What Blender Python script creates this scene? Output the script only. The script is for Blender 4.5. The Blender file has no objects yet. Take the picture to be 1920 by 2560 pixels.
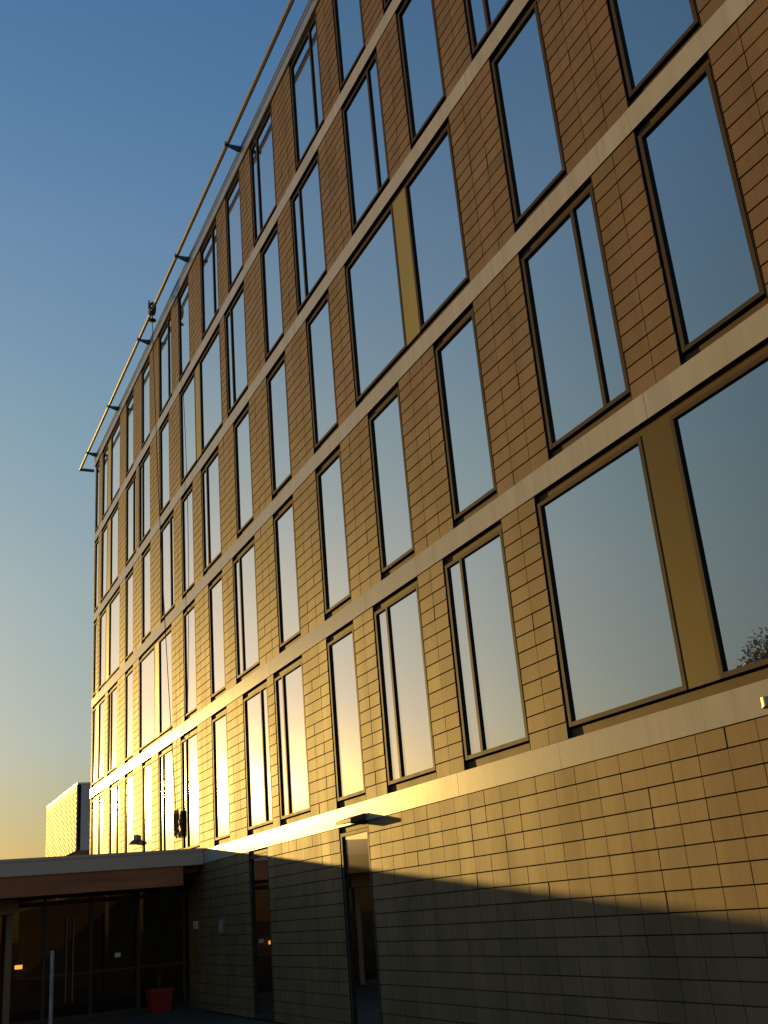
import bpy, math, random
from mathutils import Vector, Matrix
from math import radians, sin, cos, pi
random.seed(7)
C = bpy.context.scene.collection
S = bpy.context.scene

# ---------------------------------------------------------------- camera
EYE = 1.95                       # eye above the ground; facade runs along X, camera on the -Y side
DW = 7.4947                      # distance of the facade plane
F = Vector((-0.83782, 0.41787, 0.35129)); R = Vector((0.41697, 0.90520, -0.08232)); U = Vector((0.35238, -0.07751, 0.93264))
F.normalize(); R = (R - F*R.dot(F)).normalized(); U = R.cross(F)
cd = bpy.data.cameras.new('camera'); cam = bpy.data.objects.new('camera', cd); C.objects.link(cam)
cam.matrix_world = Matrix(((R.x, U.x, -F.x, 0), (R.y, U.y, -F.y, 0), (R.z, U.z, -F.z, EYE), (0, 0, 0, 1)))
cd.sensor_fit = 'VERTICAL'; cd.sensor_height = 24.0; cd.sensor_width = 18.0
cd.lens = 24.0*2624.304/2560.0
cd.clip_start = 0.05; cd.clip_end = 3000
S.camera = cam

# ---------------------------------------------------------------- light
SUN = Vector((-0.9668, -0.2306, 0.1103)).normalized()      # direction towards the sun
ELEV = math.asin(SUN.z)
w = bpy.data.worlds.new("World"); S.world = w; w.use_nodes = True
nt = w.node_tree; bg = nt.nodes['Background']
sky = nt.nodes.new('ShaderNodeTexSky'); sky.sky_type = 'NISHITA'; sky.sun_disc = False
sky.sun_elevation = ELEV; sky.sun_rotation = math.atan2(SUN.x, SUN.y)
sky.air_density = 1.0; sky.dust_density = 0.35; sky.ozone_density = 3.0; sky.altitude = 0
# hazy air near the horizon: the sky's colour is warmed by elevation
geo = nt.nodes.new('ShaderNodeTexCoord'); sx = nt.nodes.new('ShaderNodeSeparateXYZ'); nt.links.new(geo.outputs['Generated'], sx.inputs[0])
HAZE = [(0.0, (.60,.36,.18)), (.062, (.70,.48,.25)), (.16, (1.0,.77,.56)), (.29, (1.37,1.05,.74)), (.43, (1.50,1.27,.94)), (.58, (1.48,1.36,1.20)), (.74, (1.14,1.31,1.34)), (1.0, (.9,1.1,1.2))]
ramp = nt.nodes.new('ShaderNodeValToRGB'); nt.links.new(sx.outputs[2], ramp.inputs[0])
el = ramp.color_ramp.elements
while len(el) < len(HAZE): el.new(0.5)
for e_, (p_, c_) in zip(el, HAZE): e_.position = p_; e_.color = (*c_, 1)
mul = nt.nodes.new('ShaderNodeMix'); mul.data_type = 'RGBA'; mul.blend_type = 'MULTIPLY'; mul.inputs['Factor'].default_value = 1
nt.links.new(sky.outputs[0], mul.inputs['A']); nt.links.new(ramp.outputs[0], mul.inputs['B']); nt.links.new(mul.outputs['Result'], bg.inputs[0]); bg.inputs[1].default_value = 0.15
sl = bpy.data.lights.new('sun', 'SUN'); sl.energy = 4.8; sl.angle = radians(0.55); sl.color = (1.0, 0.62, 0.15)
so = bpy.data.objects.new('sun', sl); C.objects.link(so)
so.rotation_euler = (-SUN).to_track_quat('-Z', 'Y').to_euler(); so.location = (-40, -20, 30)
S.view_settings.view_transform = 'Standard'; S.view_settings.look = 'None'
S.view_settings.exposure = 0.0; S.view_settings.gamma = 1.0

# ---------------------------------------------------------------- materials
def mat(name, col, rough=0.5, metal=0.0, spec=0.5, noise=0.0, nscale=3.0, bump=0.0, bscale=20.0, attr=False, stretch=(1,1,1), col2=None, emit=None, streak=0.0):
    m = bpy.data.materials.new(name); m.use_nodes = True; n = m.node_tree; b = n.nodes['Principled BSDF']
    b.inputs['Roughness'].default_value = rough; b.inputs['Metallic'].default_value = metal
    b.inputs['Specular IOR Level'].default_value = spec
    b.inputs['Base Color'].default_value = (*col, 1)
    tc = n.nodes.new('ShaderNodeTexCoord')
    mp = n.nodes.new('ShaderNodeMapping'); mp.inputs['Scale'].default_value = stretch; n.links.new(tc.outputs['Object'], mp.inputs[0])
    src = None
    if noise > 0 or attr:
        c2 = col2 if col2 else tuple(c*(1-noise) for c in col)
        mx = n.nodes.new('ShaderNodeMix'); mx.data_type = 'RGBA'
        mx.inputs['A'].default_value = (*col, 1); mx.inputs['B'].default_value = (*c2, 1)
        nz = n.nodes.new('ShaderNodeTexNoise'); nz.inputs['Scale'].default_value = nscale; nz.inputs['Detail'].default_value = 5
        n.links.new(mp.outputs[0], nz.inputs['Vector'])
        rp = n.nodes.new('ShaderNodeMapRange'); rp.inputs[1].default_value = 0.35; rp.inputs[2].default_value = 0.7
        n.links.new(nz.outputs['Fac'], rp.inputs[0]); n.links.new(rp.outputs[0], mx.inputs['Factor'])
        src = mx.outputs['Result']
        if attr:
            at = n.nodes.new('ShaderNodeAttribute'); at.attribute_name = 'tone'
            m2 = n.nodes.new('ShaderNodeMix'); m2.data_type = 'RGBA'; m2.blend_type = 'MULTIPLY'; m2.inputs['Factor'].default_value = 1
            n.links.new(src, m2.inputs['A']); n.links.new(at.outputs['Color'], m2.inputs['B']); src = m2.outputs['Result']
        if streak > 0:                                     # run-off stains below the joints, brushed marks on the metal
            m3 = n.nodes.new('ShaderNodeMapping'); m3.inputs['Scale'].default_value = (5.5, 1, 0.22); n.links.new(tc.outputs['Object'], m3.inputs[0])
            z3 = n.nodes.new('ShaderNodeTexNoise'); z3.inputs['Scale'].default_value = 1.6; z3.inputs['Detail'].default_value = 6; z3.inputs['Roughness'].default_value = .62
            n.links.new(m3.outputs[0], z3.inputs['Vector'])
            r3 = n.nodes.new('ShaderNodeMapRange'); r3.inputs[1].default_value = .50; r3.inputs[2].default_value = .72; n.links.new(z3.outputs['Fac'], r3.inputs[0])
            x3 = n.nodes.new('ShaderNodeMix'); x3.data_type = 'RGBA'; x3.blend_type = 'MULTIPLY'
            x3.inputs['B'].default_value = (1-streak*.8, 1-streak, 1-streak*1.15, 1)
            n.links.new(r3.outputs[0], x3.inputs['Factor']); n.links.new(src, x3.inputs['A']); src = x3.outputs['Result']
        n.links.new(src, b.inputs['Base Color'])
        rr = n.nodes.new('ShaderNodeMapRange'); rr.inputs[3].default_value = rough*0.9; rr.inputs[4].default_value = min(1, rough*1.15)
        n.links.new(nz.outputs['Fac'], rr.inputs[0]); n.links.new(rr.outputs[0], b.inputs['Roughness'])
    if bump > 0:
        nb = n.nodes.new('ShaderNodeTexNoise'); nb.inputs['Scale'].default_value = bscale; nb.inputs['Detail'].default_value = 4
        n.links.new(mp.outputs[0], nb.inputs['Vector'])
        bu = n.nodes.new('ShaderNodeBump'); bu.inputs['Strength'].default_value = bump; bu.inputs['Distance'].default_value = 0.01
        n.links.new(nb.outputs['Fac'], bu.inputs['Height']); n.links.new(bu.outputs[0], b.inputs['Normal'])
    if emit:
        b.inputs['Emission Color'].default_value = (*emit[:3], 1); b.inputs['Emission Strength'].default_value = emit[3]
    return m

M = {}
M['tile'] = mat('terracotta', (0.262, 0.165, 0.088), 0.57, 0, 0.17, streak=.18, noise=0.24, nscale=1.3, attr=True, stretch=(1.6, 1, 0.35), bump=0.12, bscale=60)
M['dark'] = mat('dark_backing_and_shade', (0.012, 0.011, 0.010), 0.8)  # backing colour, also painted shade on reveals and band undersides
M['band'] = mat('pale_metal', (0.56, 0.51, 0.43), 0.25, 0.0, 0.2, streak=.13, noise=0.16, nscale=1.4, stretch=(2.5, 1, 0.3), bump=0.05, bscale=3)
M['coping'] = mat('grey_coping', (0.40, 0.40, 0.40), 0.4, 0.3, noise=0.08)
M['frame'] = mat('bronze_frame', (0.088, 0.062, 0.042), 0.55, 0.0, 0.06, noise=0.08)
M['panel'] = mat('bronze_panel', (0.15, 0.10, 0.05), 0.55, 0.0, 0.08, noise=0.15, nscale=2.0)
M['gold'] = mat('gold_panel', (0.34, 0.27, 0.07), 0.5, 0.0, 0.25, noise=0.12, nscale=1.5, stretch=(1, 1, .4))
M['brown_gold'] = mat('brown_gold_panel', (0.115, 0.074, 0.018), 0.5, 0.0, 0.15, noise=0.15, nscale=1.5, stretch=(1, 1, .4))
M['black'] = mat('black_metal', (0.02, 0.02, 0.022), 0.4)
M['steel'] = mat('rail_steel', (0.55, 0.47, 0.38), 0.35, 0.5, noise=0.1)
M['arm'] = mat('arm_paint', (0.045, 0.05, 0.08), 0.45, noise=0.1)
M['rope'] = mat('rope', (0.05, 0.045, 0.04), 0.8)
M['rope2'] = mat('rope_coil', (0.22, 0.13, 0.06), 0.8, noise=0.3)
M['roof'] = mat('roof_membrane', (0.08, 0.08, 0.08), 0.85, noise=0.2)
M['fascia'] = mat('fascia_metal', (0.68, 0.55, 0.50), 0.5, 0.1, noise=0.1, nscale=0.8)
M['timber'] = mat('brown_timber', (0.50, 0.19, 0.085), 0.6, noise=0.35, nscale=4, stretch=(1, .15, 1))
M['mullion'] = mat('brown_mullion', (0.06, 0.03, 0.02), 0.5, noise=0.2)
M['paving'] = mat('paving', (0.06, 0.055, 0.05), 0.85, noise=0.3, nscale=1.5, bump=0.3, bscale=40)
M['red'] = mat('red_plastic', (0.32, 0.02, 0.015), 0.5, noise=0.1)
M['soil'] = mat('soil', (0.04, 0.03, 0.02), 0.9)
M['stem'] = mat('dry_stem', (0.12, 0.05, 0.03), 0.8)
M['paper'] = mat('paper', (0.75, 0.72, 0.66), 0.7)
M['post'] = mat('galvanised_post', (0.45, 0.43, 0.45), 0.5, 0.4, noise=0.3, nscale=9)
M['white'] = mat('white_enamel', (0.8, 0.8, 0.78), 0.4)
M['greylamp'] = mat('grey_lamp', (0.20, 0.19, 0.20), 0.5)
M['screen'] = mat('white_screen', (0.24, 0.26, 0.23), 0.6, 0.0, 0.12)
M['greywall'] = mat('grey_render', (0.62, 0.52, 0.52), 0.7, noise=0.12, nscale=0.3)
M['brownwall'] = mat('brown_wall', (0.16, 0.07, 0.05), 0.7, noise=0.2)
M['bark'] = mat('bark', (0.09, 0.06, 0.04), 0.9, noise=0.3, bump=.5)
M['leaf'] = mat('leaf', (0.13, 0.07, 0.02), 0.6, noise=0.5, nscale=1.2, col2=(0.22, 0.06, 0.012))
M['amber'] = mat('added_amber_glow', (0.5, 0.3, 0.1), 0.5, emit=(1.0, 0.36, 0.06, 2.0))  # glow added to warm the inside of the wing
M['inner'] = mat('interior_wall', (0.22, 0.10, 0.05), 0.7, noise=0.3)

def glass_mat(name, lo, hi, rough2, fac):
    m = bpy.data.materials.new(name); m.use_nodes = True; n = m.node_tree; out = n.nodes['Material Output']
    n.nodes.remove(n.nodes['Principled BSDF'])
    lw = n.nodes.new('ShaderNodeLayerWeight')                     # coated glass mirrors more at a grazing angle
    cm = n.nodes.new('ShaderNodeValToRGB'); n.links.new(lw.outputs['Facing'], cm.inputs[0])
    el = cm.color_ramp.elements; el[0].position = .15; el[0].color = (*lo, 1); el[1].position = 1.0; el[1].color = (*hi, 1)
    e3 = el.new(.5); e3.color = (.75, .705, .665, 1)
    a = n.nodes.new('ShaderNodeBsdfGlossy'); a.inputs['Roughness'].default_value = 0.012
    b = n.nodes.new('ShaderNodeBsdfGlossy'); b.inputs['Roughness'].default_value = rough2
    n.links.new(cm.outputs[0], a.inputs['Color']); n.links.new(cm.outputs[0], b.inputs['Color'])
    mx = n.nodes.new('ShaderNodeMixShader'); mx.inputs[0].default_value = fac
    n.links.new(a.outputs[0], mx.inputs[1]); n.links.new(b.outputs[0], mx.inputs[2]); n.links.new(mx.outputs[0], out.inputs[0])
    tc = n.nodes.new('ShaderNodeTexCoord'); nz = n.nodes.new('ShaderNodeTexNoise'); nz.inputs['Scale'].default_value = 0.9; nz.inputs['Detail'].default_value = 1
    n.links.new(tc.outputs['Object'], nz.inputs['Vector'])
    bu = n.nodes.new('ShaderNodeBump'); bu.inputs['Strength'].default_value = 0.04; bu.inputs['Distance'].default_value = 0.02
    n.links.new(nz.outputs['Fac'], bu.inputs['Height']); n.links.new(bu.outputs[0], a.inputs['Normal'])
    return m
M['glass'] = glass_mat('coated_glass', (0.25, 0.235, 0.245), (1.0, 0.95, 0.90), 0.155, 0.12)
def clear_glass():
    m = bpy.data.materials.new('clear_glass'); m.use_nodes = True; n = m.node_tree; out = n.nodes['Material Output']
    n.nodes.remove(n.nodes['Principled BSDF'])
    a = n.nodes.new('ShaderNodeBsdfGlossy'); a.inputs['Roughness'].default_value = 0.01
    t = n.nodes.new('ShaderNodeBsdfTransparent'); t.inputs['Color'].default_value = (0.85, 0.85, 0.82, 1)
    fr = n.nodes.new('ShaderNodeFresnel'); fr.inputs[0].default_value = 1.5
    mx = n.nodes.new('ShaderNodeMixShader'); n.links.new(fr.outputs[0], mx.inputs[0])
    n.links.new(t.outputs[0], mx.inputs[1]); n.links.new(a.outputs[0], mx.inputs[2]); n.links.new(mx.outputs[0], out.inputs[0])
    return m
M['clear'] = clear_glass()

# ---------------------------------------------------------------- mesh helpers
class MB:
    def __init__(s): s.v = []; s.f = []; s.t = []; s.m = []; s.mi = 0
    def box(s, x0, x1, y0, y1, z0, z1, tone=None, skip=(), fm=None):
        i = len(s.v)
        s.v += [(x0,y0,z0),(x1,y0,z0),(x1,y1,z0),(x0,y1,z0),(x0,y0,z1),(x1,y0,z1),(x1,y1,z1),(x0,y1,z1)]
        fs = {'front':(0,1,5,4),'right':(1,2,6,5),'back':(2,3,7,6),'left':(3,0,4,7),'top':(4,5,6,7),'bottom':(3,2,1,0)}
        for k, q in fs.items():
            if k in skip: continue
            s.f.append(tuple(i+a for a in q)); s.t.append(tone); s.m.append(fm.get(k, s.mi) if fm else s.mi)
    def poly(s, pts, faces, tone=None):
        i = len(s.v); s.v += [tuple(p) for p in pts]
        for q in faces: s.f.append(tuple(i+a for a in q)); s.t.append(tone); s.m.append(s.mi)
    def tube(s, pts, r, n=10, cap=True):
        P = [Vector(p) for p in pts]; i0 = len(s.v)
        rr = r if isinstance(r, (list, tuple)) else [r]*len(P)
        for k, p in enumerate(P):
            d = (P[min(k+1, len(P)-1)] - P[max(k-1, 0)]).normalized()
            a = Vector((0,0,1)) if abs(d.z) < .9 else Vector((1,0,0))
            u = d.cross(a).normalized(); v = d.cross(u)
            for j in range(n):
                t = 2*pi*j/n; s.v.append(tuple(p + (u*cos(t)+v*sin(t))*rr[k]))
        for k in range(len(P)-1):
            for j in range(n):
                a = i0+k*n+j; b = i0+k*n+(j+1) % n
                s.f.append((a, b, b+n, a+n)); s.t.append(None); s.m.append(s.mi)
        if cap:
            s.f.append(tuple(i0+j for j in range(n))[::-1]); s.t.append(None); s.m.append(s.mi)
            s.f.append(tuple(i0+(len(P)-1)*n+j for j in range(n))); s.t.append(None); s.m.append(s.mi)
    def mesh(s, name, mats, smooth=False):
        me = bpy.data.meshes.new(name); me.from_pydata(s.v, [], s.f)
        for m in (mats if isinstance(mats, (list, tuple)) else [mats]): me.materials.append(m)
        for p, k in zip(me.polygons, s.m): p.material_index = k; p.use_smooth = smooth
        if any(t is not None for t in s.t):
            at = me.color_attributes.new('tone', 'FLOAT_COLOR', 'CORNER')
            k = 0
            for p, t in zip(me.polygons, s.t):
                t = t or (1, 1, 1)
                for _ in p.loop_indices: at.data[k].color = (*t, 1); k += 1
        me.update(); return me
    def build(s, name, mats, parent=None, smooth=False, loc=None):
        o = bpy.data.objects.new(name, s.mesh(name, mats, smooth)); C.objects.link(o)
        if parent: o.parent = parent
        if loc: o.location = loc
        return o
def tag(o, label=None, cat=None, group=None, kind=None):
    if label: o['label'] = label
    if cat: o['category'] = cat
    if group: o['group'] = group
    if kind: o['kind'] = kind
    return o
def empty(name, loc=(0,0,0), rz=0, **k):
    o = bpy.data.objects.new(name, None); C.objects.link(o); o.location = loc; o.rotation_euler = (0,0,rz); o.empty_display_size = .3
    return tag(o, **k)
def part(mesh, name, parent, loc=(0,0,0)):
    o = bpy.data.objects.new(name, mesh); C.objects.link(o); o.parent = parent; o.location = loc; return o

# ---------------------------------------------------------------- ground
g = MB(); g.poly([(-700,-700,0),(700,-700,0),(700,700,0),(-700,700,0)], [(0,1,2,3)])
tag(g.build('ground', M['paving']), kind='structure')

# ---------------------------------------------------------------- facade grid
MOD = 2.595; G0 = -7.575
def G(k): return G0 - MOD*k
ZB = 1.384 + EYE                 # underside of the lowest band
ST = 3.465; BT = 0.318; HC = 0.2098
XL, XR = -42.35, 6.6
ZC = ZB + 5*ST                   # underside of the coping  (= 18.71+EYE)
# rows counted from the ground: row 1 above the lowest band ... row 5 under the coping
# each entry: (left, right, type)   S single, L narrow light at left, R narrow light at right, D double with a gold panel
W1 = 1.295; NW = 0.44
def Sg(k): return (G(k), G(k)+W1, 'S')
def Ln(k): return (G(k)-NW, G(k)+W1, 'L')
def Rn(k): return (G(k), G(k)+W1+NW, 'R')
def Db(a, b, p0, p1): return (a, b, 'D', p0, p1)
rows = {
 1: [Sg(-5), Ln(-4), Sg(-3), Rn(-2), Sg(-1), Db(-10.615,-6.28,-8.44,-7.90), Ln(2), Ln(3), Sg(4), Ln(5), Rn(6), Sg(7), Ln(8), Ln(9), Sg(10), Sg(11), Rn(12), Db(-42.22,-39.73,-41.2,-40.75)],
 2: [Ln(-5), Sg(-4), Db(G(-2)-NW-.0, G(-3)+W1, G(-2)+W1+.25, G(-2)+W1+.80), Sg(-1), Sg(0), Rn(1), Sg(2), Sg(3), Sg(4), Sg(5), Ln(6), Sg(7), Sg(8), Db(-33.97,-29.6,-31.8,-31.24), Sg(11), Ln(12), Db(-42.22,-39.67,-41.5,-40.95)],
 3: [Sg(-5), Rn(-4), Sg(-3), Sg(-2), Ln(-1), Sg(0), Sg(1), Db(-15.81,-11.48,-13.68,-13.12), Sg(4), Sg(5), Sg(6), Ln(7), Sg(8), Rn(9), Sg(10), Sg(11), Db(-41.0,-37.07,-39.68,-39.07), (-42.22,-41.52,'S')],
 4: [Sg(-5), Sg(-4), Ln(-3), Sg(-2), Rn(-1), Sg(0), Ln(1), Sg(2), Rn(3), Ln(4), Sg(5), Ln(6), Db(-28.33,-24.03,-26.63,-26.08), Sg(9), Ln(10), Rn(11), Db(-40.8,-37.45,-39.62,-38.94), (-42.22,-41.4,'S')],
 5: [Ln(-5), Sg(-4), Sg(-3), Rn(-2), Sg(-1), Sg(0), Rn(1), Ln(2), Sg(3), Rn(4), Ln(5), Sg(6), Rn(7), Sg(8), Rn(9), Sg(10), Sg(11), Db(-40.75,-37.2,-39.7,-39.0), (-42.22,-41.45,'S')],
}
GZ = 0.0
doors = [(G(4)+.03, G(4)+W1, 'A'), (G(6)+.05, G(6)+W1+.02, 'B')]

B = empty('office_building', (0, 0, 0), label='five storey office block with bronze tile cladding, pale floor bands and mirrored windows', cat='building')

# tiles
TW = MOD/6.0
def tile_cols(x0, x1):
    k0 = math.floor((x0 - (G(1)+.01))/TW); x = G(1)+.01 + k0*TW; out = []
    while x < x1 - 1e-6:
        a = max(x, x0); b = min(x+TW, x1)
        if b - a > 0.05: out.append((a, b))
        elif out and b > a: out[-1] = (out[-1][0], b)
        x += TW
    return out
T = MB(); back = MB()
def tone():
    v = random.gauss(1, .045); w_ = random.gauss(0, .018)
    if random.random() < .04: v *= .88
    return (v*(1+w_), v, v*(1-w_))
def course_row(x0, x1, z0, z1):
    for a, b in tile_cols(x0, x1):
        gl = .0050 if random.random() > .12 else .0075
        gr = .0045
        y = DW + random.uniform(-.0022, .0022)
        tl = random.uniform(-.0018, .0018)
        i = len(T.v); tt = tone(); zt = z1 - .0065; zb_ = z0 + .0055; xa = a+gl; xb = b-gr
        # face leans out slightly towards its lower edge and has a small chamfer at the top
        T.poly([(xa, y-.003+tl, zb_), (xb, y-.003-tl, zb_), (xb, y+.002-tl, zt-.004), (xa, y+.002+tl, zt-.004),
                (xa, y+.008, zt), (xb, y+.008, zt), (xa, y+.045, zb_), (xb, y+.045, zb_), (xb, y+.045, zt), (xa, y+.045, zt)],
               [(0,1,2,3), (3,2,5,4), (4,5,8,9), (6,7,1,0), (1,7,8,5,2), (6,0,3,4,9)], tt)
for r in range(1, 6):
    zt0 = ZB + (r-1)*ST + BT; zt1 = ZB + r*ST
    ops = sorted([(o[0], o[1]) for o in rows[r]])
    segs = []; x = XL
    for a, b in ops:
        if a - x > .03: segs.append((x, a))
        x = max(x, b)
    if XR - x > .03: segs.append((x, XR))
    for a, b in segs:
        for j in range(15): course_row(a, b, zt0 + j*HC, zt0 + (j+1)*HC)
        back.box(a+.02, b-.02, DW+.03, DW+.14, zt0-.05, zt1+.05)
nb = int(ZB/HC)
for j in range(nb+1):
    z1 = ZB - j*HC; z0 = max(z1 - HC, 0.02)
    if z1 - z0 < .05: continue
    x = XL
    for a, b, _ in sorted(doors):
        course_row(x, a, z0, z1); x = b
    course_row(x, XR, z0, z1)
x = XL
for a, b, _ in sorted(doors): back.box(x+.02, a-.02, DW+.03, DW+.14, 0, ZB+.05); x = b
back.box(x+.02, XR-.02, DW+.03, DW+.14, 0, ZB+.05)
# tall solid body behind the cladding
back.box(XL+.12, XR, DW+.30, DW+16, 0, ZC+.30)
back.box(XL+.02, XL+.14, DW+.12, DW+16, 0, ZC+.30)
back.build('wall', M['dark'], B)
T.build('tile_cladding', M['tile'], B)
ew = MB(); 
for j in range(int(ZC/0.63)+1):
    ew.box(XL-.03, XL+.018, DW+.05, DW+16, j*.63+.006, min((j+1)*.63-.006, ZC+.2), tone())
ew.build('end_wall_cladding', M['tile'], B)

# floor bands, seams every module
for r in range(5):
    m = MB(); z0 = ZB + r*ST; xs = [XL-.03] + sorted([G(k)-.655 for k in range(-5, 14)]) + [XR]
    for a, b in zip(xs[:-1], xs[1:]):
        if b-a < .2: continue
        y = DW-.012+random.uniform(-.0012, .0012)
        m.box(a+.0025, b-.0025, y, DW+.10, z0, z0+BT, fm={'bottom':1,'top':1})  # dark underside and top: shade put into the band's colour
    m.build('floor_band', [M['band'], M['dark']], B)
cp = MB()
for k, (a, b) in enumerate(zip([XL-.05]+[XL+i*3.9 for i in range(1, 13)], [XL+i*3.9 for i in range(1, 13)]+[XR])):
    cp.box(a+.002, b-.002, DW-.045, DW+.35, ZC+.0, ZC+.42)
    cp.box(a+.002, b-.002, DW-.06, DW+.37, ZC+.42, ZC+.445)
cp.build('coping', M['coping'], B)
rf = MB(); rf.box(XL+.3, XR-.1, DW+.37, DW+15.8, ZC+.30, ZC+.34); rf.build('roof', M['roof'], B)

# windows: origin at the lower left corner of the opening, width w, height h
WH = ST - BT
FR = 0.065      # frame face
FY = 0.006      # frame front behind the tile face
GY = 0.042      # glass behind the tile face
DK = {'left':2,'right':2,'top':2,'bottom':2}; DA = dict(DK, front=2)  # edges coloured dark, reveal shade painted on frames and panels
def frame_mesh(key, w, typ, p0=None, p1=None):
    m = MB()
    sill, head = .115, .125
    x0, x1 = .045, w-.022; z0, z1 = sill+.022, WH-head
    # sill panel and head panel, set back
    m.mi = 1
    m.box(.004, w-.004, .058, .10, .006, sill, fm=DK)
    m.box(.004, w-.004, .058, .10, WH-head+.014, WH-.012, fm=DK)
    m.box(0, .006, .004, .13, 0, WH, fm=DA); m.box(w-.006, w, .004, .13, 0, WH, fm=DA)  # dark jamb strips stand in for shade on the tile ends
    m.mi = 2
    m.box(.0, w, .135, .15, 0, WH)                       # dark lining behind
    m.mi = 0
    lights = []
    f = .058
    def ring(a, b):
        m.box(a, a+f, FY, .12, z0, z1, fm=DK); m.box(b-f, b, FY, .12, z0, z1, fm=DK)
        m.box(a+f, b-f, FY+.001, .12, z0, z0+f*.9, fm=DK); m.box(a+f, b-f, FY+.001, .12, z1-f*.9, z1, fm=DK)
        lights.append((a+f, b-f, z0+f*.9, z1-f*.9))
    if typ == 'D':
        ring(x0, p0+.02); ring(p1-.02, x1)
    else:
        cut = x0+NW+.03 if typ == 'L' else (x1-NW-.03 if typ == 'R' else None)
        if cut is None or w < 1.1: ring(x0, x1)
        else:
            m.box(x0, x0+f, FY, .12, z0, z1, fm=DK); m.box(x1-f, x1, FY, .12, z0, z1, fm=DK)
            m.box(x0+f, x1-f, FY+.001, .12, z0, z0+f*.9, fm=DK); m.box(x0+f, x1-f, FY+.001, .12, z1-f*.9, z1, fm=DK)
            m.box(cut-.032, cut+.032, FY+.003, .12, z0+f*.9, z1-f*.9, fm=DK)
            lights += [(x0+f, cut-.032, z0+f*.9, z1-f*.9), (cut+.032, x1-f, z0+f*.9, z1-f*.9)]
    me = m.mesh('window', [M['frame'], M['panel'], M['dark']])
    pm = MB()
    for a, b, c, d in lights:
        t1 = random.uniform(-.0014, .0014); t2 = random.uniform(-.002, .002)
        pm.poly([(a, GY+t1, c), (b, GY-t1, c), (b, GY-t1+t2, d), (a, GY+t1+t2, d), (a, GY+.012, c), (b, GY+.012, c), (b, GY+.012, d), (a, GY+.012, d)],
                [(0,1,2,3), (5,4,7,6), (4,0,3,7), (1,5,6,2), (3,2,6,7), (4,5,1,0)])
    gm = pm.mesh('pane', M['glass'])
    dm = None
    if typ == 'D':
        q = MB(); q.box(p0+.026, p1-.026, .012, .11, z0, z1-.01); dm = q.mesh('gold_panel', M['gold'])
    return me, gm, dm
cache = {}
for r in rows:
    zb_ = ZB + (r-1)*ST + BT
    for o in rows[r]:
        a, b, typ = o[0], o[1], o[2]; w_ = b-a
        if typ == 'D': key = None; ms = frame_mesh(None, w_, 'D', o[3]-a, o[4]-a)
        else:
            key = (round(w_, 2), typ, random.randint(0, 5))
            if key not in cache: cache[key] = frame_mesh(key, w_, typ)
            ms = cache[key]
        wo = part(ms[0], 'window', B, (a, DW, zb_))
        if typ == 'D': wo['label'] = 'wide window with two panes and a gold panel between them'
        part(ms[1], 'pane', wo)
        if ms[2]:
            if a > -11: ms[2].materials[0] = M['brown_gold']
            part(ms[2], 'gold_panel', wo)

# tall glazed doors in the base
for a, b, n in doors:
    w_ = b-a; m = MB(); f = .055; z1 = ZB-.11
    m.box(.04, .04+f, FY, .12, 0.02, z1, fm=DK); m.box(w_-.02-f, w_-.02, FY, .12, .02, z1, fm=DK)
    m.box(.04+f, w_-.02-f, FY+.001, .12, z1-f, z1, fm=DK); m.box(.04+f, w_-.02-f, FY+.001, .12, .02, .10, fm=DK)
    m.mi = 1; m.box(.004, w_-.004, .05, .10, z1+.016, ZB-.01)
    m.mi = 2; m.box(0, w_, .135, .15, 0, ZB); m.box(0, .006, .004, .13, 0, ZB); m.box(w_-.006, w_, .004, .13, 0, ZB)  # dark back, plus jamb strips painted dark as shade
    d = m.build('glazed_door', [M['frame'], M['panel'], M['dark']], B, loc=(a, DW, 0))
    d['label'] = 'tall narrow glazed door under a small hood' if n == 'A' else 'tall narrow glazed door nearest the low wing'
    q = MB(); q.box(.04+f, w_-.02-f, GY, GY+.012, .10, z1-f)
    q.build('pane', M['glass'], d)
# small sloped hood over the door
h = MB()
xa, xb = -17.33, -16.66; zt = 1.507+EYE; zo = 1.43+EYE
h.poly([(xa,DW-.03,zt-.10),(xb,DW-.03,zt-.10),(xb,DW-.03,zt),(xa,DW-.03,zt),(xa,DW-.31,zo-.055),(xb,DW-.31,zo-.055),(xb,DW-.31,zo),(xa,DW-.31,zo)],
       [(3,2,6,7),(4,5,1,0),(4,7,6,5),(0,3,7,4),(1,5,6,2),(0,1,2,3)])
h.box(xa+.05, xb-.05, DW-.04, DW+.02, zt-.13, zt-.01)
h.build('door_hood', mat('hood_metal', (.075, .06, .052), .6), B)
# narrow side light with a paper notice, under the wing roof
sd = MB(); sd.box(-28.0, -27.12, DW-.035, DW-.012, 0.9, 2.80); sl_ = sd.build('side_panel', mat('ochre_panel', (0.26,.13,.035), .5, noise=.2), B)
pn = MB(); pn.box(-27.60, -27.22, DW-.05, DW-.0365, EYE-.11, EYE+.07); pn.build('notice', M['paper'], sl_)

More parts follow.
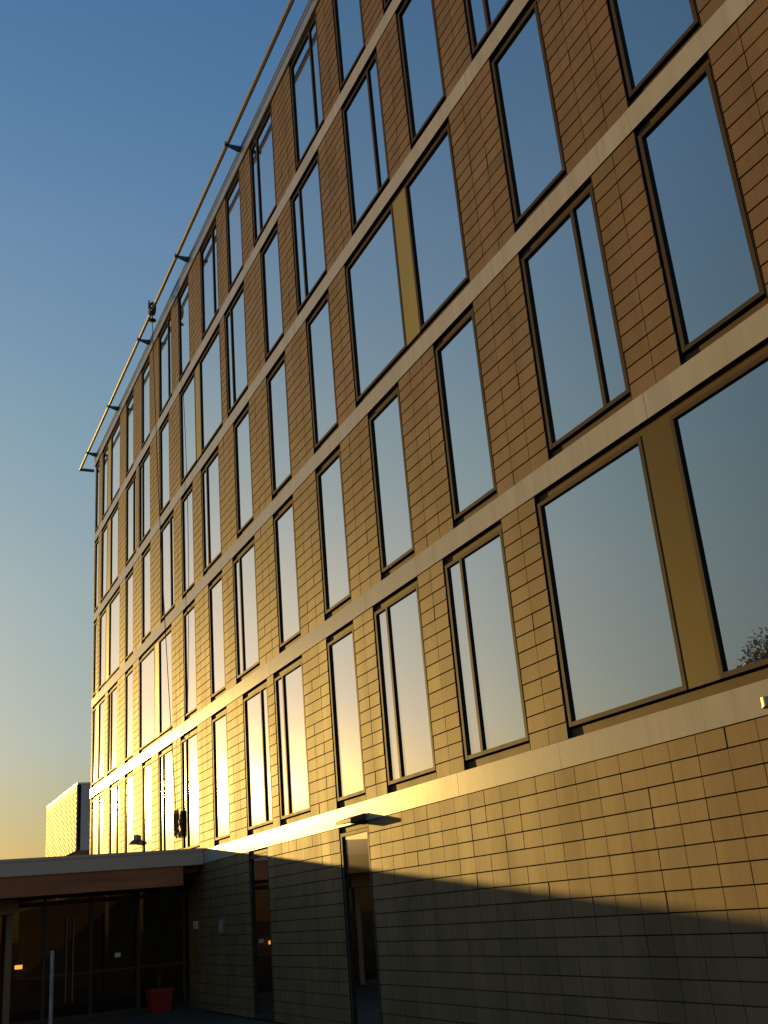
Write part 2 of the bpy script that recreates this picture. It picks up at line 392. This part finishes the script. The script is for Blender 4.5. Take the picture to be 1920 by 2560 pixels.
# ---------------------------------------------------------------- maintenance rail on the parapet
RY = 7.08; RZ = 19.17 + EYE
rail = empty('maintenance_rail', (-20, RY, RZ), label='long pale steel rail carried on dark arms along the roof edge', cat='rail')
m = MB(); m.tube([(XL-1.5+20, 0, 0), (XR+20, 0, 0)], .044, 12); m.build('pipe', M['steel'], rail)
m = MB(); m.box(XL-1.5+20, XR+20, .046, .058, -.03, .03); m.build('track', M['arm'], rail)
am = MB(); 
am.poly([(-.022,-.03,-.02),(.022,-.03,-.02),(.022,.30,-.14),(-.022,.30,-.14),(-.022,.62,-.10),(.022,.62,-.10),(-.022,-.03,.02),(.022,-.03,.02),(.022,.30,.04),(-.022,.30,.04),(-.022,.62,.06),(.022,.62,.06)],
        [(0,3,2,1),(3,4,5,2),(6,7,8,9),(9,8,11,10),(0,6,9,3),(3,9,10,4),(1,2,8,7),(2,5,11,8),(0,1,7,6),(4,10,11,5)])
am.box(-.045, .045, -.050, .050, -.022, .080); am.box(-.08, .08, .42, .44, -.16, .10); am.box(-.08, .08, .42, .72, .06, .085)
ame = am.mesh('arm', M['arm'])
for x in (-41.95, -37.4, -32.07, -26.85, -21.56, -16.25, -10.95, -5.7, -.4, 4.8): part(ame, 'arm', rail, (x+20, 0, -.03))
e2 = MB(); e2.box(-.03, .03, -.03, .62, -.06, .06); e2.build('end_arm', M['arm'], rail, loc=(-43.85+20, 0, 0))
# trolley
tr = empty('rail_trolley', (-30.05, RY, RZ), label='dark wheeled trolley clamped on the roof rail', cat='trolley')
m = MB(); m.box(-.14, .14, -.10, -.065, -.12, .16); m.box(-.14, .14, .065, .10, -.12, .16); m.box(-.10, .10, -.10, .10, -.18, -.12); m.box(-.05,.05,-.13,-.10,.02,.30)
m.build('clamp', M['black'], tr)
for dx in (-.16, .16):
    m = MB(); m.tube([(dx, -.06, .11), (dx, .06, .11)], .06, 14); m.build('wheel', M['black'], tr)
m = MB(); m.tube([(0,0,-.18), (0,0,-.42)], .022, 8); m.tube([(0,0,-.42),(0,0,-.45),(0,0,-.47)], [.13,.13,.05], 18); m.build('shackle_disc', M['black'], tr)
# rope from the trolley down to the coil on the wall
p0 = Vector((-30.05, RY, RZ-.47)); p1 = Vector((-29.02, DW-.09, 2.95+EYE))
pts = []
for i in range(41):
    t = i/40; p = p0.lerp(p1, t); p.z -= 0; p.x += .22*sin(pi*t); p.y -= .12*sin(pi*t); pts.append(p)
m = MB(); m.tube(pts, .011, 6); tag(m.build('rope', M['rope']), 'thin dark rope hanging from the roof trolley down to the coil', 'rope')
m = MB()
for k in range(16):
    cx = -29.02+random.uniform(-.22, .22); h_ = random.uniform(.35, .62); wd = random.uniform(.04, .12); zt_ = 2.92+EYE+random.uniform(-.1, .0)
    q = []
    for i in range(15):
        t = 2*pi*i/14; q.append((cx+wd*sin(t)+.02*sin(3*t+k), DW-.06-random.uniform(0, .05), zt_-h_/2+h_/2*cos(t)))
    m.tube(q, .013, 6, cap=False)
for k in range(5):
    x = -29.2+.1*k; m.tube([(x, DW-.07, 2.4+EYE), (x+random.uniform(-.04,.04), DW-.05, 2.18+EYE+random.uniform(-.06,.06))], .012, 6)
tag(m.build('rope_coil', M['rope2']), 'brown tangled coil of rope hung on the wall between lower windows', 'rope coil')

# ---------------------------------------------------------------- lamps on the wall
l1 = empty('wall_lamp', (-34.25, DW-.005, 2.62+EYE), label='small white topped wall lamp between two lower windows above the wing roof', cat='lamp')
m = MB(); m.box(-.09, .09, -.13, 0, -.02, .12); m.build('lamp_top', M['white'], l1)
m = MB(); m.poly([(-.09,-.15,-.0),(.09,-.15,0),(.09,0,0),(-.09,0,0),(-.14,-.25,-.13),(.14,-.25,-.13),(.14,0,-.13),(-.14,0,-.13)],
                 [(0,1,2,3),(4,7,6,5),(0,4,5,1),(1,5,6,2),(0,3,7,4),(3,2,6,7)]); m.build('lamp_shade', M['greylamp'], l1, loc=(0,0,-.021))
l2 = empty('spot_lamp', (-7.23, DW-.014, 1.475+EYE), label='short cylindrical metal spotlight on the lowest pale band at the right edge', cat='lamp')
m = MB(); m.tube([(0,-.10,-.042), (0,-.10,.042)], .07, 24); m.build('lamp_body', mat('lamp_metal', (.5,.42,.3), .35, .4), l2, smooth=False)
m = MB(); m.box(-.04, .04, -.06, 0, -.03, .03); m.build('bracket', M['greylamp'], l2)
m = MB(); m.tube([(0,-.10,-.053), (0,-.10,-.0425)], .078, 24); m.build('rim', M['black'], l2)
l3 = empty('wall_box', (-25.22, DW-.008, 1.85), label='narrow upright grey box on the shaded base wall beside the glazed door', cat='wall box')
m = MB(); m.box(-.11, .11, -.05, 0, -.15, .15); m.build('box_case', mat('box_grey', (.30,.27,.27), .5), l3)
m = MB(); m.box(-.07, .07, -.062, -.0505, -.10, .10); m.build('box_cover', mat('box_cover', (.4,.36,.36), .4), l3)

# ---------------------------------------------------------------- low wing
LX = -26.65; LT = 1.745+EYE; LB = 1.36+EYE; LB2 = .905+EYE; LG = -28.2; LY0 = -14.0; LY1 = DW-.02
Wg = empty('low_wing', (LX, 0, 0), label='single storey wing with a pale fascia and dark glazed front', cat='building')
def wp(m, name, ma, par=None): 
    o = m.build(name, ma, par or Wg, loc=(-LX, 0, 0)) if par is None else m.build(name, ma, par)
    return o
m = MB(); m.box(-41.5, LX, LY0, LY1, LB, LT-.07); m.box(-41.5, LX+.02, LY0, LY1, LT-.07, LT); wp(m, 'fascia', M['fascia'])
m = MB(); m.box(-41.2, LX-.3, LY0+.3, LY1, LT+.002, LT+.02); wp(m, 'roof', M['roof'])
m = MB(); m.box(LX-.60, LX-.05, LY0, LY1-.50, LB2, LB-.002); wp(m, 'lintel', M['timber'])
m = MB(); m.box(-41.4, LX-.602, LY0, LY1, LB-.14, LB-.003); wp(m, 'soffit', M['timber'])
m = MB(); m.box(-41.4, LX-.1, LY0, LY1, 0, .06); wp(m, 'plinth', M['paving'])
m = MB(); m.box(-34.0, -33.8, LY0, LY1, .06, LB-.142); m.box(-41.4, -41.2, LY0, LY1, .06, LB-.142); m.box(-41.4, LX-.6, LY0, LY0+.2, .06, LB-.142); wp(m, 'back_wall', M['inner'])
ys = [7.35, 6.2, 5.05, 3.95, 2.85, 1.2, -.5, -2.2, -4, -6, -8, -10, -12]
m = MB()
for y in ys: m.box(LG-.06, LG+.06, y-.035, y+.035, .10, LB-.15)
m.box(LG-.05, LG+.05, LY0, LY1, .062, .16); m.box(LG-.05, LG+.05, LY0, LY1, LB2-.20, LB2-.10); m.box(LG-.05, LG+.05, LY0, LY1, 1.05, 1.10)
gf = wp(m, 'glazing_frame', M['mullion'])
m = MB(); m.box(LG-.006, LG+.006, LY0+.25, LY1, .17, LB-.16); wp(m, 'glazing', M['clear'])
# handle strips on the entrance leaves
m = MB()
for y in (4.46, 4.62): m.tube([(LG+.10, y, .45), (LG+.10, y, 2.35)], .014, 8)
wp(m, 'pull_handle', mat('warm_steel', (.30,.19,.10), .45, .4))
m = MB(); m.box(LG+.0601, LG+.075, 5.62, 5.76, EYE-.60, EYE-.50); wp(m, 'notice', M['paper'])
# yellowish box over the far doors
m = MB(); m.box(-28.0, -27.6, 1.9, 3.27, 2.52, 2.85); wp(m, 'sign_box', mat('ochre_box', (.32,.22,.07), .6, noise=.2))
m = MB(); m.box(-27.9, -27.7, 3.02, 3.16, .10, 2.52); wp(m, 'column', mat('warm_column', (.30,.17,.09), .6, noise=.2))
# glowing body added to warm the interior, no lamp is seen there
for (x, y, z) in ((-32.5, 3.9, 1.25),):
    m = MB(); m.tube([(x, y, z-.05), (x, y, z+.05)], .10, 14); o = wp(m, 'added_interior_glow', M['amber'])

# red planter
rp = empty('planter', (-27.75, 6.62, .0), label='square red planter holding a bare thin shrub by the glazed wing', cat='planter')
m = MB()
def taper(m, b, t, z0, z1): m.poly([(-b,-b,z0),(b,-b,z0),(b,b,z0),(-b,b,z0),(-t,-t,z1),(t,-t,z1),(t,t,z1),(-t,t,z1)], [(3,2,1,0),(0,1,5,4),(1,2,6,5),(2,3,7,6),(3,0,4,7),(4,5,6,7)])
taper(m, .22, .27, .062, .50); taper(m, .30, .30, .501, .56); m.build('pot', M['red'], rp)
m = MB(); taper(m, .26, .26, .5605, .572); m.build('soil', M['soil'], rp)
m = MB()
for k in range(9):
    a = random.uniform(0, 6.28); l = random.uniform(.35, .7)
    m.tube([(0,0,.56), (.04*cos(a), .04*sin(a), .56+l*.5), (.14*cos(a), .14*sin(a), .56+l)], [.012,.009,.004], 5)
for k in range(90):
    a = random.uniform(0, 6.28); r_ = random.uniform(.02, .20); z_ = .62+random.uniform(0, .55); q_ = Vector((r_*cos(a), r_*sin(a), z_))
    u_ = Vector((random.gauss(0,1), random.gauss(0,1), random.gauss(0,1))).normalized()*.025; v_ = u_.cross(Vector((0,0,1)))*.8
    m.poly([q_-u_, q_+v_, q_+u_, q_-v_], [(0,1,2,3)])
m.build('shrub_stem', M['stem'], rp)
# pale post
pp = empty('metal_post', (-22, 3.24, 0), label='slim pale metal post standing in front of the wing', cat='post')
m = MB(); m.tube([(0,0,.02), (0,0,1.68)], .038, 14); m.build('shaft', M['post'], pp, smooth=False)
m = MB(); m.tube([(0,0,1.68), (0,0,1.70)], [.042,.03], 14); m.build('cap', M['post'], pp)
m = MB(); m.box(-.09, .09, -.09, .09, .003, .02); m.build('foot_plate', M['post'], pp)

# ---------------------------------------------------------------- far building
FX, FY0 = -90.0, 14.85
fb = empty('far_building', (FX, FY0, 0), label='distant cubic building with a slotted white screen and a grey side wall', cat='building')
zt_, zl = 11.45+EYE, 6.25+EYE
m = MB(); m.box(-16.6, -.05, .35, 14, zl, zt_-.02); m.build('side_wall', M['greywall'], fb)
m = MB(); m.box(-16.7, .0, .0, 14.1, zt_-.02, zt_+.12); m.build('roof_edge', M['white'], fb)
m = MB(); m.box(-16.4, -.6, 2.0, 13.8, 0, zl-.002); m.build('lower_wall', M['brownwall'], fb)
m = MB(); nC, nR = 24, 13; cw = 16.6/nC; rh = (zt_-zl)/nR
for i in range(nC):
    x0 = -16.65+i*cw
    m.box(x0, x0+cw*.5, .0, .014, zl, zt_-.021)
    off = (i % 2)*.5
    for j in range(nR+1):
        zc = zl + (j+off)*rh
        if zc + rh*.4 > zt_-.03: continue
        m.box(x0+cw*.5+.002, x0+cw-.002, .001, .013, zc, zc+rh*.42)
m.box(-16.65, -.002, -.02, -.001, zt_-.55, zt_-.022)
m.build('slotted_screen', M['screen'], fb)
m = MB(); m.box(-16.6, -.1, .03, .20, zl, zt_-.03); m.build('screen_backing', mat('screen_back', (.03,.035,.02), .8), fb)

# ---------------------------------------------------------------- tree whose top shows in the lower right window
def tree(loc, H, Rr, seed):
    rnd = random.Random(seed)
    t = empty('broadleaf_tree', loc, label='leafy brown green tree mirrored in the lower right window', cat='tree')
    m = MB(); m.tube([(0,0,0), (.05,.03,H*.25), (-.05,.08,H*.5), (0,0,H*.8)], [.24,.18,.12,.04], 9)
    tips = []
    for k in range(22):
        z0 = H*rnd.uniform(.28, .75); a = rnd.uniform(0, 6.28); l = Rr*rnd.uniform(.5, .95)*(1.15-.5*z0/H)
        e = Vector((l*cos(a), l*sin(a), z0+l*rnd.uniform(.3, .8))); tips.append(e)
        m.tube([(0,0,z0), (e.x*.5, e.y*.5, z0+(e.z-z0)*.35), tuple(e)], [.07,.04,.012], 6)
    m.build('trunk', M['bark'], t)
    c = MB()
    cl = [(e, rnd.uniform(.6, 1.1)) for e in tips] + [(Vector((rnd.gauss(0,Rr*.35), rnd.gauss(0,Rr*.35), H*rnd.uniform(.55, .92))), rnd.uniform(.6, 1.0)) for _ in range(44)]
    for ce, cr in cl:
        for _ in range(720):
            d = Vector((rnd.gauss(0,1), rnd.gauss(0,1), rnd.gauss(0,.8))).normalized()*cr*rnd.uniform(.45, 1.0)
            p = ce+d; s = rnd.uniform(.035, .07); u = Vector((rnd.gauss(0,1), rnd.gauss(0,1), rnd.gauss(0,1))).normalized(); v = u.cross(Vector((rnd.gauss(0,1), rnd.gauss(0,1), rnd.gauss(0,1)))).normalized()
            c.poly([p-u*s, p+v*s*.55, p+u*s, p-v*s*.55], [(0,1,2,3)])
    c.build('crown', M['leaf'], t)
# direction of the mirrored ray
MC = Vector((0, 2*(DW+GY), EYE))
dv = Vector((-0.6384, -0.7437, 0)).normalized()
pt = MC + dv*33; tree((pt.x, pt.y, 0), 9.1, 3.8, 3)

S.render.resolution_x = 768; S.render.resolution_y = 1024
